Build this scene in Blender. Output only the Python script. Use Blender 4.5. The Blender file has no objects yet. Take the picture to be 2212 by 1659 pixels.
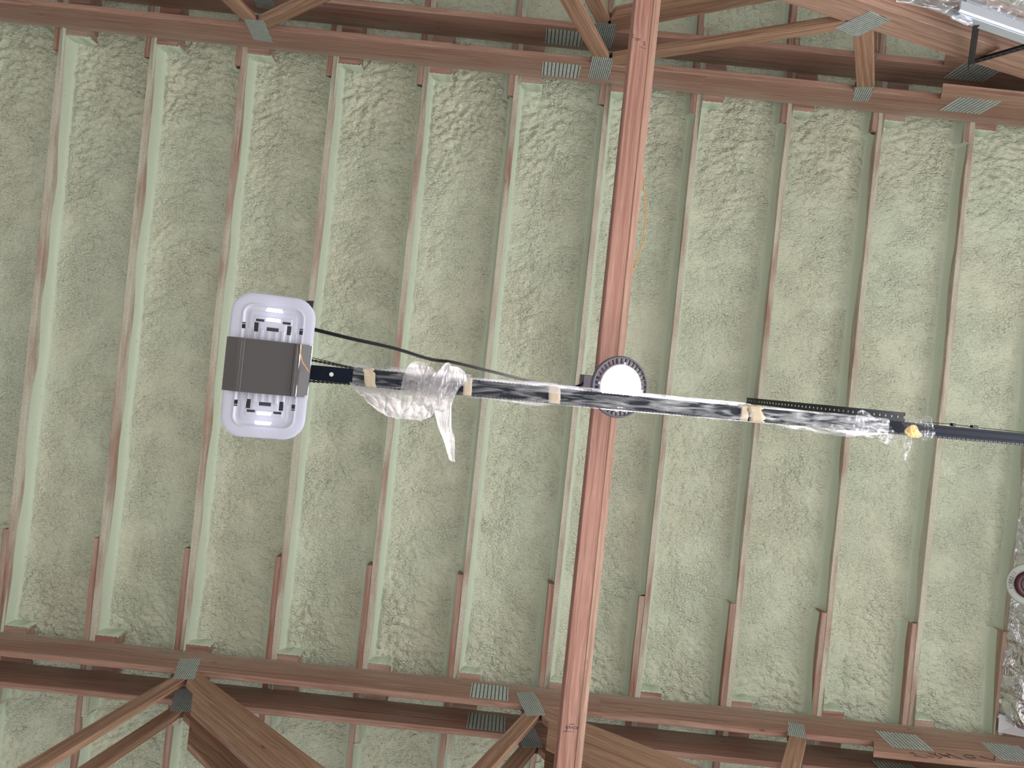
import bpy, math, random
import numpy as np
from mathutils import Matrix, Vector
random.seed(7)
C = bpy.context.scene.collection
PI = math.pi
# ---------------------------------------------------------------- camera, world, light, exposure
CZ = 1.5                                   # camera height above the slab
TH = math.radians(18.43)                   # roof pitch 4:12, falling towards +x
PHI = math.radians(5.92)                   # roll of the hand-held camera
cT, sT = math.cos(TH), math.sin(TH)
R_ = Vector((cT, 0, -sT)); Y_ = Vector((0, 1, 0)); N_ = Vector((sT, 0, cT))   # down-slope, along purlins, roof normal
cam = bpy.data.cameras.new('camera'); co = bpy.data.objects.new('camera', cam); C.objects.link(co)
cam.sensor_width = 36.0; cam.lens = 25.39; cam.clip_start = 0.05; cam.clip_end = 100
cx_ = R_ * math.cos(PHI) - Y_ * math.sin(PHI)
cy_ = -(R_ * math.sin(PHI) + Y_ * math.cos(PHI))
co.matrix_world = Matrix(((cx_.x, cy_.x, -N_.x, 0), (cx_.y, cy_.y, -N_.y, 0), (cx_.z, cy_.z, -N_.z, CZ), (0, 0, 0, 1)))
bpy.context.scene.camera = co
w = bpy.data.worlds.new('sky'); bpy.context.scene.world = w; w.use_nodes = True
w.node_tree.nodes['Background'].inputs[0].default_value = (0.93, 0.96, 1.0, 1)
w.node_tree.nodes['Background'].inputs[1].default_value = 0.34
def area(name, loc, rot, sx, sy, power, col):
    l = bpy.data.lights.new(name, 'AREA'); l.shape = 'RECTANGLE'; l.size = sx; l.size_y = sy; l.energy = power; l.color = col
    o = bpy.data.objects.new(name, l); C.objects.link(o); o.location = loc; o.rotation_euler = rot; return o
area('door_daylight', (6.15, 0.3, 1.85), (0, math.radians(52), 0), 3.3, 4.8, 600, (0.96, 0.98, 1.0))
area('side_area_light', (-1.5, 9.0, 1.7), (math.radians(-90), 0, 0), 5.0, 2.2, 90, (0.95, 0.98, 1.0))  # broad cool area light from the side; no window is built there
area('left_floor_fill', (-3.6, -.3, 3.9), (0, 0, 0), .6, .6, 330, (1.0, .94, .86))  # added unseen fill aimed at the floor; its bounce brightens the left bays
vs = bpy.context.scene.view_settings
vs.view_transform = 'Standard'; vs.look = 'None'; vs.gamma = 1.0; vs.use_curve_mapping = False; vs.exposure = 0.17
# ---------------------------------------------------------------- helpers
def setp(o, label=None, cat=None, group=None, kind=None):
    if label: o['label'] = label
    if cat: o['category'] = cat
    if group: o['group'] = group
    if kind: o['kind'] = kind
    return o
class MB:
    """collects geometry; every vertex has a board coordinate (along, across, thick) for the wood grain"""
    def __init__(s): s.v = []; s.f = []; s.b = []; s.mi = []
    def add(s, vs_, fs, bc=None, m=0):
        o = len(s.v); s.v += [tuple(x) for x in vs_]; s.b += [tuple(x) for x in (bc if bc else vs_)]
        s.f += [tuple(i + o for i in f) for f in fs]; s.mi += [m] * len(fs)
    def board(s, p, u, v, L, W, T, c=0.003, bo=None, cut0=0.0, cut1=0.0, m=0):
        """p: centre of the start end; u along, v across (W), t = u x v (T); cut0/1 skew the ends across v"""
        u = Vector(u).normalized(); v = Vector(v).normalized(); t = u.cross(v)
        if bo is None: bo = (random.uniform(0, 40), random.uniform(0, 40), random.uniform(0, 40))
        a, b = W / 2, T / 2; c = min(c, a * .5, b * .5)
        sec = [(-a + c, -b), (a - c, -b), (a, -b + c), (a, b - c), (a - c, b), (-a + c, b), (-a, b - c), (-a, -b + c)]
        V = []; B = []
        for e, (x0, cut) in enumerate(((0, cut0), (L, cut1))):
            for q, r in sec:
                x = x0 + cut * q / a
                V.append(Vector(p) + u * x + v * q + t * r); B.append((x + bo[0], q + bo[1], r + bo[2]))
        F = [tuple((i, (i + 1) % 8, (i + 1) % 8 + 8, i + 8)) for i in range(8)] + [tuple(range(7, -1, -1)), tuple(range(8, 16))]
        s.add(V, F, B, m)
    def box(s, lo, hi, c=0.0, m=0, bo=None):
        lo = Vector(lo); hi = Vector(hi); d = hi - lo
        s.board(((lo.x), (lo.y + hi.y) / 2, (lo.z + hi.z) / 2), (1, 0, 0), (0, 1, 0), d.x, d.y, d.z, c if c else 1e-4, bo, m=m)
    def tube(s, pts, r, n=8, cap=True, m=0):
        pts = [Vector(p) for p in pts]; k = len(pts); V = []; B = []
        ref = Vector((0, 0, 1)); L = 0
        for i, p in enumerate(pts):
            t = (pts[min(i + 1, k - 1)] - pts[max(i - 1, 0)]).normalized()
            if i: L += (p - pts[i - 1]).length
            a = t.cross(ref)
            if a.length < 1e-3: a = t.cross(Vector((1, 0, 0)))
            a.normalize(); b = t.cross(a); rr = r[i] if isinstance(r, (list, tuple)) else r
            for j in range(n):
                g = 2 * PI * j / n; V.append(p + a * math.cos(g) * rr + b * math.sin(g) * rr); B.append((L, math.cos(g) * rr, math.sin(g) * rr))
        F = [(i * n + j, i * n + (j + 1) % n, (i + 1) * n + (j + 1) % n, (i + 1) * n + j) for i in range(k - 1) for j in range(n)]
        if cap: F += [tuple(range(n - 1, -1, -1)), tuple((k - 1) * n + j for j in range(n))]
        s.add(V, F, B, m)
    def lathe(s, prof, c=(0, 0, 0), n=48, m=0, closed=True):
        V = []; k = len(prof)
        for r, z in prof:
            for j in range(n):
                g = 2 * PI * j / n; V.append((c[0] + r * math.cos(g), c[1] + r * math.sin(g), c[2] + z))
        F = [(i * n + j, i * n + (j + 1) % n, ((i + 1) % k) * n + (j + 1) % n, ((i + 1) % k) * n + j) for i in range(k if closed else k - 1) for j in range(n)]
        s.add(V, F, None, m)
    def prism(s, poly, ax, d0, d1, m=0):
        """polygon in two axes, extruded along axis ax"""
        o = [i for i in range(3) if i != ax]; n = len(poly); V = []
        for d in (d0, d1):
            for q in poly:
                x = [0, 0, 0]; x[ax] = d; x[o[0]] = q[0]; x[o[1]] = q[1]; V.append(x)
        s.add(V, [tuple(range(n - 1, -1, -1)), tuple(range(n, 2 * n))] + [(i, (i + 1) % n, (i + 1) % n + n, i + n) for i in range(n)], None, m)
    def build(s, name, mat, parent=None, smooth=False, loc=None, rot=None):
        me = bpy.data.meshes.new(name); me.from_pydata(s.v, [], s.f)
        at = me.attributes.new('bc', 'FLOAT_VECTOR', 'POINT'); at.data.foreach_set('vector', np.array(s.b, dtype=np.float32).ravel())
        for m_ in (mat if isinstance(mat, (list, tuple)) else [mat]): me.materials.append(m_)
        if any(s.mi): me.polygons.foreach_set('material_index', s.mi)
        if smooth: me.polygons.foreach_set('use_smooth', [True] * len(s.f))
        import bmesh
        bm = bmesh.new(); bm.from_mesh(me); bmesh.ops.recalc_face_normals(bm, faces=bm.faces); bm.to_mesh(me); bm.free()
        o = bpy.data.objects.new(name, me); C.objects.link(o)
        if parent: o.parent = parent
        if loc is not None: o.location = loc
        if rot is not None: o.rotation_euler = rot
        return o
def empty(name, loc, rot=(0, 0, 0)):
    o = bpy.data.objects.new(name, None); C.objects.link(o); o.location = loc; o.rotation_euler = rot; o.empty_display_size = .1; return o
def roofpt(X, Y, Z): v = R_ * X + Y_ * Y + N_ * Z; return Vector((v.x, v.y, v.z + CZ))
ROOF = (0, TH, 0)
def W(x, y, z): return (x, y, z + CZ)       # camera-height-relative world point
# ---------------------------------------------------------------- numpy gradient noise
def pnoise(x, y, seed=0):
    rs = np.random.RandomState(int(abs(seed))); perm = rs.permutation(256); perm = np.concatenate([perm, perm]); g = rs.rand(256) * 2 * np.pi
    gx, gy = np.cos(g), np.sin(g)
    xi = np.floor(x).astype(int); yi = np.floor(y).astype(int); xf = x - xi; yf = y - yi; xi &= 255; yi &= 255
    u = xf * xf * xf * (xf * (xf * 6 - 15) + 10); v = yf * yf * yf * (yf * (yf * 6 - 15) + 10)
    def d(ix, iy, fx, fy):
        h = perm[(perm[ix & 255] + iy) & 255]; return gx[h] * fx + gy[h] * fy
    a = d(xi, yi, xf, yf); b = d(xi + 1, yi, xf - 1, yf); c = d(xi, yi + 1, xf, yf - 1); e = d(xi + 1, yi + 1, xf - 1, yf - 1)
    return 1.4 * ((a + (b - a) * u) * (1 - v) + (c + (e - c) * u) * v)
def worley(x, y, seed=0):
    rs = np.random.RandomState(seed); jx = rs.rand(64, 64); jy = rs.rand(64, 64); hh = rs.rand(64, 64)
    xi = np.floor(x).astype(int); yi = np.floor(y).astype(int); best = np.full(x.shape, 9.0); hb = np.zeros(x.shape)
    for i in (-1, 0, 1):
        for j in (-1, 0, 1):
            a, b = (xi + i) & 63, (yi + j) & 63; d = (xi + i + jx[a, b] - x) ** 2 + (yi + j + jy[a, b] - y) ** 2
            k = d < best; best = np.where(k, d, best); hb = np.where(k, hh[a, b], hb)
    return best, hb
# ---------------------------------------------------------------- materials
class NT:
    def __init__(s, name):
        s.m = bpy.data.materials.new(name); s.m.use_nodes = True; s.t = s.m.node_tree; s.t.nodes.clear()
        s.out = s.n('ShaderNodeOutputMaterial')
    def n(s, typ, **k):
        x = s.t.nodes.new(typ)
        for a, b in k.items(): setattr(x, a, b)
        return x
    def l(s, a, b): s.t.links.new(a, b)
    def i(s, node, **k):
        for a, b in k.items():
            q = node.inputs[a.replace('_', ' ')]
            if hasattr(b, 'is_linked') or isinstance(b, bpy.types.NodeSocket): s.l(b, q)
            else: q.default_value = b
        return node
    def math(s, op, a, b=None, c=None):
        x = s.n('ShaderNodeMath', operation=op)
        for k, v in enumerate((a, b, c)):
            if v is None: continue
            if isinstance(v, bpy.types.NodeSocket): s.l(v, x.inputs[k])
            else: x.inputs[k].default_value = v
        return x.outputs[0]
    def ramp(s, fac, stops, interp='LINEAR'):
        r = s.n('ShaderNodeValToRGB'); r.color_ramp.interpolation = interp; e = r.color_ramp.elements
        while len(e) < len(stops): e.new(0.5)
        for k, (p, c) in enumerate(stops): e[k].position = p; e[k].color = (*c, 1) if len(c) == 3 else c
        s.l(fac, r.inputs[0]); return r.outputs[0]
    def noise(s, vec, scale, detail=2, rough=.5, dist=0):
        x = s.n('ShaderNodeTexNoise'); s.l(vec, x.inputs['Vector']); x.inputs['Scale'].default_value = scale; x.inputs['Detail'].default_value = detail
        x.inputs['Roughness'].default_value = rough; x.inputs['Distortion'].default_value = dist; return x.outputs[0]
    def map(s, vec, scale): 
        x = s.n('ShaderNodeMapping'); s.l(vec, x.inputs[0]); x.inputs['Scale'].default_value = scale; return x.outputs[0]
    def mix(s, fac, a, b, mode='MIX'):
        x = s.n('ShaderNodeMix', data_type='RGBA', blend_type=mode)
        for sock, v in ((x.inputs[0], fac), (x.inputs[6], a), (x.inputs[7], b)):
            if isinstance(v, bpy.types.NodeSocket): s.l(v, sock)
            else: sock.default_value = v if isinstance(v, (int, float)) else ((*v, 1) if len(v) == 3 else v)
        return x.outputs[2]
    def bump(s, h, strength, dist, normal=None):
        x = s.n('ShaderNodeBump'); x.inputs['Strength'].default_value = strength; x.inputs['Distance'].default_value = dist; s.l(h, x.inputs['Height'])
        if normal is not None: s.l(normal, x.inputs['Normal'])
        return x.outputs[0]
    def bsdf(s, col, rough=.6, metal=0, normal=None, spec=.5, **k):
        b = s.n('ShaderNodeBsdfPrincipled')
        for q, v in (('Base Color', col), ('Roughness', rough), ('Metallic', metal), ('Specular IOR Level', spec)):
            if isinstance(v, bpy.types.NodeSocket): s.l(v, b.inputs[q])
            else: b.inputs[q].default_value = (*v, 1) if isinstance(v, tuple) and len(v) == 3 else v
        if normal is not None: s.l(normal, b.inputs['Normal'])
        for q, v in k.items(): b.inputs[q.replace('_', ' ')].default_value = v
        return b.outputs[0]
    def done(s, sh): s.l(sh, s.out.inputs[0]); return s.m
def plain(name, col, rough=.5, metal=0, spec=.5, **k):
    t = NT(name); return t.done(t.bsdf(col, rough, metal, spec=spec, **k))
def wood(name, c1, c2, c3, over=0.0, edge=False, knots=1.0):
    t = NT(name); bc = t.n('ShaderNodeAttribute', attribute_name='bc').outputs['Vector']; geo = t.n('ShaderNodeNewGeometry').outputs['Position']
    warp = t.noise(t.map(bc, (1.6, 9, 9)), 1.0, 2, .5)
    wv = t.n('ShaderNodeVectorMath', operation='ADD'); t.l(bc, wv.inputs[0])
    cb = t.n('ShaderNodeCombineXYZ'); k = t.math('MULTIPLY', t.math('SUBTRACT', warp, .5), .05); t.l(k, cb.inputs[1]); t.l(k, cb.inputs[2]); t.l(cb.outputs[0], wv.inputs[1])
    g1 = t.noise(t.map(wv.outputs[0], (1.0, 60, 60)), 1.0, 3, .55)
    g2 = t.noise(t.map(wv.outputs[0], (6, 260, 260)), 1.0, 2, .6)
    big = t.noise(t.map(bc, (.8, 3, 3)), 1.0, 2, .5)
    col = t.ramp(g1, [(.36, c1), (.5, c2), (.66, c3)])
    col = t.mix(t.ramp(g2, [(.42, (0, 0, 0)), (.66, (.42, .42, .42))]), col, tuple(x * .62 for x in c1))
    col = t.mix(t.ramp(big, [(.35, (0, 0, 0)), (.7, (.5, .5, .5))]), col, tuple(x * y for x, y in zip(c2, (.86, .72, .7))))
    vo = t.n('ShaderNodeTexVoronoi'); t.l(t.map(bc, (3.2, 11, 11)), vo.inputs['Vector']); vo.inputs['Scale'].default_value = 1.0
    kn = t.ramp(vo.outputs['Distance'], [(.045, (1, 1, 1)), (.085, (0, 0, 0))])
    sep = t.n('ShaderNodeSeparateColor'); t.l(vo.outputs['Color'], sep.inputs[0])
    km = t.math('MULTIPLY', t.math('MULTIPLY', kn, t.math('GREATER_THAN', sep.outputs[0], .45)), .75 * knots)
    col = t.mix(km, col, tuple(x * .22 for x in c1))
    rough = .62
    if over > 0:
        pn = t.noise(t.map(bc, (1.7, 9, 9)), 1.0, 3, .55)
        sp = t.noise(geo, 420, 2, .7)
        pm = t.ramp(pn, [(.5 - over * .22, (0, 0, 0)), (.66 - over * .1, (1, 1, 1))])
        dm = t.math('MULTIPLY', pm, t.ramp(sp, [(.40, (.15, .15, .15)), (.60, (1, 1, 1))]))
        if edge:
            s2 = t.n('ShaderNodeSeparateXYZ'); t.l(t.n('ShaderNodeAttribute', attribute_name='edge').outputs['Vector'], s2.inputs[0])
            em = t.math('MULTIPLY', t.ramp(s2.outputs[0], [(.35, (.12, .12, .12)), (1, (1, 1, 1))]), t.ramp(sp, [(.45, (.1, .1, .1)), (.7, (.9, .9, .9))]))
            dm = t.math('MAXIMUM', t.math('MULTIPLY', dm, em), t.math('MULTIPLY', em, t.ramp(s2.outputs[0], [(.62, (0.12, .12, .12)), (1, (.8, .8, .8))])))
        else: dm = t.math('MULTIPLY', dm, min(1, over))
        col = t.mix(dm, col, (.62, .66, .55))
    nb = t.bump(g2, .25, .002)
    return t.done(t.bsdf(col, rough, 0, nb, .3))
def foam_mat():
    t = NT('spray_foam'); geo = t.n('ShaderNodeNewGeometry').outputs['Position']; fl = t.n('ShaderNodeAttribute', attribute_name='skin').outputs['Fac']
    big = t.noise(geo, 1.3, 3, .55); mid = t.noise(geo, 9, 3, .6); spk = t.noise(geo, 60, 1, .5)
    beige = t.mix(t.ramp(big, [(.35, (0, 0, 0)), (.68, (1, 1, 1))]), (.555, .55, .43), (.53, .562, .44))
    beige = t.mix(t.ramp(mid, [(.4, (0, 0, 0)), (.75, (.3, .3, .3))]), beige, (.60, .62, .51))
    col = t.mix(fl, beige, (.495, .552, .44))
    col = t.mix(t.ramp(spk, [(.71, (0, 0, 0)), (.76, (.5, .5, .5))]), col, (.16, .2, .1))
    wn = t.n('ShaderNodeTexNoise'); t.l(geo, wn.inputs['Vector']); wn.inputs['Scale'].default_value = 16; wn.inputs['Detail'].default_value = 2
    wv = t.n('ShaderNodeVectorMath', operation='MULTIPLY_ADD'); t.l(wn.outputs['Color'], wv.inputs[0]); wv.inputs[1].default_value = (.016, .016, .016); t.l(geo, wv.inputs[2])
    def vor(scale, sx=(1, 1.35, 1)):
        v = t.n('ShaderNodeTexVoronoi', feature='F1'); t.l(t.map(wv.outputs[0], sx), v.inputs['Vector']); v.inputs['Scale'].default_value = scale; return t.math('SUBTRACT', 1.0, t.math('POWER', v.outputs['Distance'], 2.0))
    patch = t.ramp(t.noise(geo, 4.5, 3, .6), [(.34, (.35, .35, .35)), (.62, (1, 1, 1))])
    hv = t.math('ADD', vor(62, (1, 1.5, 1)), t.math('MULTIPLY', vor(120), .35))
    amt = t.math('MULTIPLY', t.math('SUBTRACT', 1.0, t.math('MULTIPLY', fl, .93)), patch)
    h2 = t.noise(geo, 260, 2, .5)
    nb = t.bump(t.math('ADD', t.math('MULTIPLY', hv, amt), t.math('MULTIPLY', h2, .05)), 1.0, .0118)
    return t.done(t.bsdf(col, .48, 0, nb, .4))
def plate_mat(name, px, py, r):
    """galvanised truss plate with rows of punched slots"""
    t = NT(name); bc = t.n('ShaderNodeAttribute', attribute_name='bc').outputs['Vector']
    s = t.n('ShaderNodeSeparateXYZ'); t.l(bc, s.inputs[0])
    fx = t.math('SUBTRACT', t.math('FRACT', t.math('DIVIDE', s.outputs[0], px)), .5); fy = t.math('SUBTRACT', t.math('FRACT', t.math('DIVIDE', s.outputs[1], py)), .5)
    dx = t.math('MULTIPLY', fx, px); dy = t.math('MULTIPLY', fy, py * .45)
    d = t.math('SQRT', t.math('ADD', t.math('MULTIPLY', dx, dx), t.math('MULTIPLY', dy, dy)))
    hole = t.math('LESS_THAN', d, r)
    n = t.noise(bc, 30, 3, .6)
    col = t.mix(t.ramp(n, [(.3, (0, 0, 0)), (.7, (1, 1, 1))]), (.38, .42, .40), (.55, .59, .57)); col = t.mix(hole, col, (.03, .028, .025))
    nb = t.bump(t.math('MULTIPLY', hole, -1), .8, .003)
    return t.done(t.bsdf(col, .5, .3, nb))
def film_mat(name, a, tint=(.76, .74, .86), gl_=.22, bs=14, lo=.7, hi=1.35):
    t = NT(name); tr = t.n('ShaderNodeBsdfTransparent'); tr.inputs[0].default_value = (.97, .97, .98, 1)
    gl = t.n('ShaderNodeBsdfGlossy'); gl.inputs['Roughness'].default_value = .2; gl.inputs[0].default_value = (1, 1, 1, 1)
    tl = t.n('ShaderNodeBsdfTranslucent'); tl.inputs[0].default_value = (*tint, 1); df = t.n('ShaderNodeBsdfDiffuse'); df.inputs[0].default_value = (*tint, 1)
    geo = t.n('ShaderNodeNewGeometry').outputs['Position']; mp = t.n('ShaderNodeMapping'); t.l(geo, mp.inputs[0]); mp.inputs['Rotation'].default_value = (0, 0, .30); mp.inputs['Scale'].default_value = (.55, 4.2, 2.5)
    n = t.noise(mp.outputs[0], bs, 3, .55, .6); nb = t.bump(n, .35, .006)
    for q in (gl, df): t.l(nb, q.inputs['Normal'])
    def mx(f, x, y):
        m = t.n('ShaderNodeMixShader'); 
        if isinstance(f, bpy.types.NodeSocket): t.l(f, m.inputs[0])
        else: m.inputs[0].default_value = f
        t.l(x, m.inputs[1]); t.l(y, m.inputs[2]); return m.outputs[0]
    body = mx(.5, tl.outputs[0], df.outputs[0]); body = mx(gl_, body, gl.outputs[0])
    fac = t.ramp(n, [(.42, (a * lo,) * 3), (.74, (min(1, a * hi),) * 3)])
    return t.done(mx(fac, tr.outputs[0], body))
M = {}
RED = ((.22, .105, .078), (.33, .18, .138), (.42, .25, .195))
TAN = ((.22, .11, .07), (.34, .205, .135), (.42, .275, .19))
PINK = ((.24, .115, .088), (.36, .19, .15), (.44, .26, .21))
M['purlin'] = wood('purlin_lumber', *RED, over=1.0)
M['purlin_bare'] = wood('lap_lumber', *RED, over=.35)
M['chord'] = wood('chord_lumber', *((.235, .12, .087), (.33, .19, .143), (.40, .25, .19)), over=.6, edge=True)
M['chord_plain'] = wood('bottom_chord_lumber', *((.28, .15, .108), (.38, .23, .172), (.45, .295, .225)))
M['web'] = wood('web_lumber', *TAN)
M['brace'] = wood('brace_lumber', *PINK)
M['brace2'] = wood('brace_edge_lumber', *((.29, .16, .12), (.42, .255, .195), (.48, .32, .25)))
M['foam'] = foam_mat()
M['plate'] = plate_mat('truss_plate_metal', .0125, .008, .0021)
M['splice'] = plate_mat('splice_plate_metal', .0245, .0150, .0036)
M['deck'] = plain('roof_deck_board', (.35, .22, .14), .8)
t = NT('concrete'); g = t.n('ShaderNodeNewGeometry').outputs['Position']
M['concrete'] = t.done(t.bsdf(t.mix(t.noise(g, 3, 5, .6), (.56, .56, .53), (.68, .68, .65)), .7))
t = NT('wall_sheathing'); g = t.n('ShaderNodeNewGeometry').outputs['Position']
M['wall'] = t.done(t.bsdf(t.mix(t.noise(g, 4, 4, .6), (.46, .40, .30), (.56, .50, .40)), .8))
M['black'] = plain('black_powder_coat', (.006, .008, .012), .5, spec=.25)
M['navy'] = plain('rail_black_steel', (.006, .009, .018), .6, spec=.08)
M['cord'] = plain('black_rubber', (.004, .004, .005), .7, spec=.1)
M['dkmetal'] = plain('dark_steel', (.022, .020, .026), .5, .2, spec=.3)
M['screw'] = plain('zinc_screw', (.6, .6, .62), .3, .9)
M['cover'] = plain('grey_cover_plastic', (.050, .043, .047), .4)
M['tape'] = plain('masking_tape_paper', (.50, .40, .29), .75)
M['tape_yellow'] = plain('yellow_tape_paper', (.75, .50, .2), .6)
M['film'] = film_mat('poly_film', .17, gl_=.4, lo=.15, hi=3.4)
M['film_thin'] = film_mat('poly_film_thin', .18)
M['drape'] = film_mat('drape_film', .42, (.74, .77, .86), .25, 5, .6, 1.5)
M['bag'] = film_mat('poly_bag_film', .66, (.66, .62, .655), .14, 7)
M['steel'] = plain('galvanised_track', (.56, .60, .70), .34, .7)
M['orange'] = plain('orange_wire_jacket', (.72, .28, .04), .5)
M['ink'] = plain('black_ink', (.03, .015, .02), .8)
M['lampbody'] = plain('lamp_die_cast', (.11, .10, .135), .5, .2)
M['trim'] = plain('lamp_trim_ring', (.42, .37, .46), .4, .2)
M['maroon'] = plain('burgundy_plastic', (.05, .004, .010), .35)
M['rimcard'] = plain('rim_card', (.36, .37, .34), .6)
M['whitecard'] = plain('white_card', (.62, .62, .66), .6)
def emis(name, col, st):
    t = NT(name); e = t.n('ShaderNodeEmission'); e.inputs[0].default_value = (*col, 1); e.inputs[1].default_value = st; return t.done(e.outputs[0])
M['led'] = emis('led_panel', (1, .96, .95), 1250)
M['bulb'] = emis('led_bulb', (.95, .97, 1), 5)
t = NT('frosted_lens'); tl = t.n('ShaderNodeBsdfTranslucent'); tl.inputs[0].default_value = (.72, .72, .84, 1)
b = t.bsdf((.66, .66, .76), .35); m_ = t.n('ShaderNodeMixShader'); m_.inputs[0].default_value = .45; t.l(b, m_.inputs[1]); t.l(tl.outputs[0], m_.inputs[2])
M['lens'] = t.done(m_.outputs[0])
t = NT('foil_facing'); g = t.n('ShaderNodeNewGeometry').outputs['Position']
s_ = t.n('ShaderNodeSeparateXYZ'); t.l(g, s_.inputs[0]); rib = t.math('SINE', t.math('MULTIPLY', s_.outputs[2], 700))
nb = t.bump(rib, .18, .0015, t.bump(t.noise(g, 7, 3, .5, 2.0), .7, .05))
M['foil'] = t.done(t.bsdf((.70, .70, .71), .16, 1.0, nb))
# ---------------------------------------------------------------- structure: floor, wall with the door opening, ceiling
D = 4.815                                   # camera to the underside plane of the purlins, along the roof normal
mb = MB(); mb.box((-9, -9, -.15), (9, 9, 0)); setp(mb.build('floor', M['concrete']), kind='structure')
wr = empty('wall_right', (6.35, 0, 0)); setp(wr, kind='structure')
for nm, lo, hi in (('wall_panel', (-.07, -7, 0), (.07, -2.2, 4.35)), ('wall_panel', (-.07, 2.8, 0), (.07, 7, 4.35)), ('door_header', (-.07, -2.2, 3.62), (.07, 2.8, 4.35))):
    mb = MB(); mb.box(lo, hi); mb.build(nm, M['wall'], wr)
SP = 197.6 / 1560 * D; X0 = -1050 / 1560 * D; LT = .038
def PX(k): return X0 + SP * k
TOPL, BOTL = -1.915, 1.31                   # where the lapping boards of the next bays end
ceil = empty('ceiling', (0, 0, CZ), ROOF); setp(ceil, kind='structure')
mb = MB(); mb.box((PX(-2) - .3, -4.8, D + .235), (PX(13) + .6, 4.8, D + .26)); mb.build('roof_deck', M['deck'], ceil)
dd = np.array([0, .0015, .004, .008, .013, .019, .026, .034, .043])
def foam_panel(k):
    xl = PX(k) + LT - .004; xr = PX(k + 1) + .004
    nx = 52
    mid = np.linspace(.052, (xr - xl) - .052 - LT, nx)
    ys = np.concatenate([np.linspace(-4.7, -3.15, 60)[:-1], np.linspace(-3.15, 3.15, 690), np.linspace(3.15, 4.7, 60)[1:]])
    Y = ys[:, None]
    lapt = (Y < TOPL).astype(float); lapb = (Y > BOTL).astype(float); lap = np.clip(lapt + lapb, 0, 1)
    endl = (np.abs(Y) > 2.49).astype(float)
    L = xl - endl * LT; Rr = xr - lap * LT
    n0 = len(dd); T = np.linspace(0, 1, nx + 2)[1:-1]
    cols = [L + d for d in dd] + [L + .05 + (Rr - L - .10) * q for q in T] + [Rr - d for d in dd[::-1]]
    X = np.concatenate(cols, axis=1); Yg = np.repeat(Y, X.shape[1], 1)
    dl = X - L; dr = Rr - X; sd = k * 17 + 103
    wob = .02 * pnoise(Yg * 3.1, Yg * 0 + k, 5)
    def prof(d, wide): d = np.maximum(d, 0); return .62 * (1 - np.exp(-(d / .014) ** 1.0)) + .38 * (1 - np.exp(-d / wide))
    el = np.clip(.022 + .05 * pnoise(Yg * 2.3 + k * 7.7, Yg * 0 + .3, 11), .003, .07)
    er = np.clip(.022 + .05 * pnoise(Yg * 2.0 + k * 5.1, Yg * 0 + .7, 12), .003, .07)
    base = .158 + .012 * pnoise(X * 1.8, Yg * 1.1 + k * 3, 21) + .010 * pnoise(X * 6, Yg * 2.2, 22)
    dep = np.minimum(el + (base - el) * prof(dl, .05), er + (base - er) * prof(dr, .11))
    # foam piles thinner right above the chords
    for yy in (-2.17, 2.1): dep -= .03 * np.exp(-((Yg - yy) / .35) ** 2)
    m = np.clip((np.minimum(dl, dr) - .022) / .036, 0, 1); m = m * m * (3 - 2 * m)
    amp = .62 + .5 * pnoise(X * 1.5 + 9, Yg * 1.0 + k * 5, 31) + .75 * np.exp(-((Yg + 1.75) / .33) ** 2) + .45 * np.exp(-((Yg - 1.85) / .25) ** 2) + .4 * (np.abs(Yg) > 2.3)
    if k >= 5: amp *= .9
    amp = np.clip(amp, .4, 1.6)
    wx = X + .016 * pnoise(X * 8, Yg * 8, 41); wy = Yg + .016 * pnoise(X * 8 + 40, Yg * 8, 42) + .10 * np.sin((X - xl) * 5)
    f1, h1 = worley(wx * 21, wy * 31, sd); f2, h2 = worley(wx * 38 + 5, wy * 50, sd + 1)
    bil = np.abs(pnoise(wx * 9, wy * 15, sd + 2))
    lump = .0095 * np.clip(1 - f1 * 1.5, 0, 1) * (.45 + .75 * h1) + .0058 * np.clip(1 - f2 * 1.4, 0, 1) * (.5 + .7 * h2) + .008 * bil
    dep = dep - m * amp * lump * 1.75
    P = np.stack([X, Yg, D + dep], -1).reshape(-1, 3)
    ny, nxx = X.shape; idx = np.arange(ny * nxx).reshape(ny, nxx)
    q = np.stack([idx[:-1, :-1], idx[1:, :-1], idx[1:, 1:], idx[:-1, 1:]], -1).reshape(-1, 4)
    me = bpy.data.meshes.new('foam_panel'); me.vertices.add(len(P)); me.vertices.foreach_set('co', P.astype(np.float32).ravel())
    me.loops.add(q.size); me.loops.foreach_set('vertex_index', q.ravel().astype(np.int32)); me.polygons.add(len(q))
    me.polygons.foreach_set('loop_start', np.arange(0, q.size, 4, dtype=np.int32)); me.polygons.foreach_set('use_smooth', np.ones(len(q), bool)); me.update(calc_edges=True)
    at = me.attributes.new('skin', 'FLOAT', 'POINT'); at.data.foreach_set('value', (1 - m).astype(np.float32).ravel())
    me.materials.append(M['foam']); o = bpy.data.objects.new('foam_panel', me); C.objects.link(o); o.parent = ceil
for k in range(-2, 13): foam_panel(k)
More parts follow.
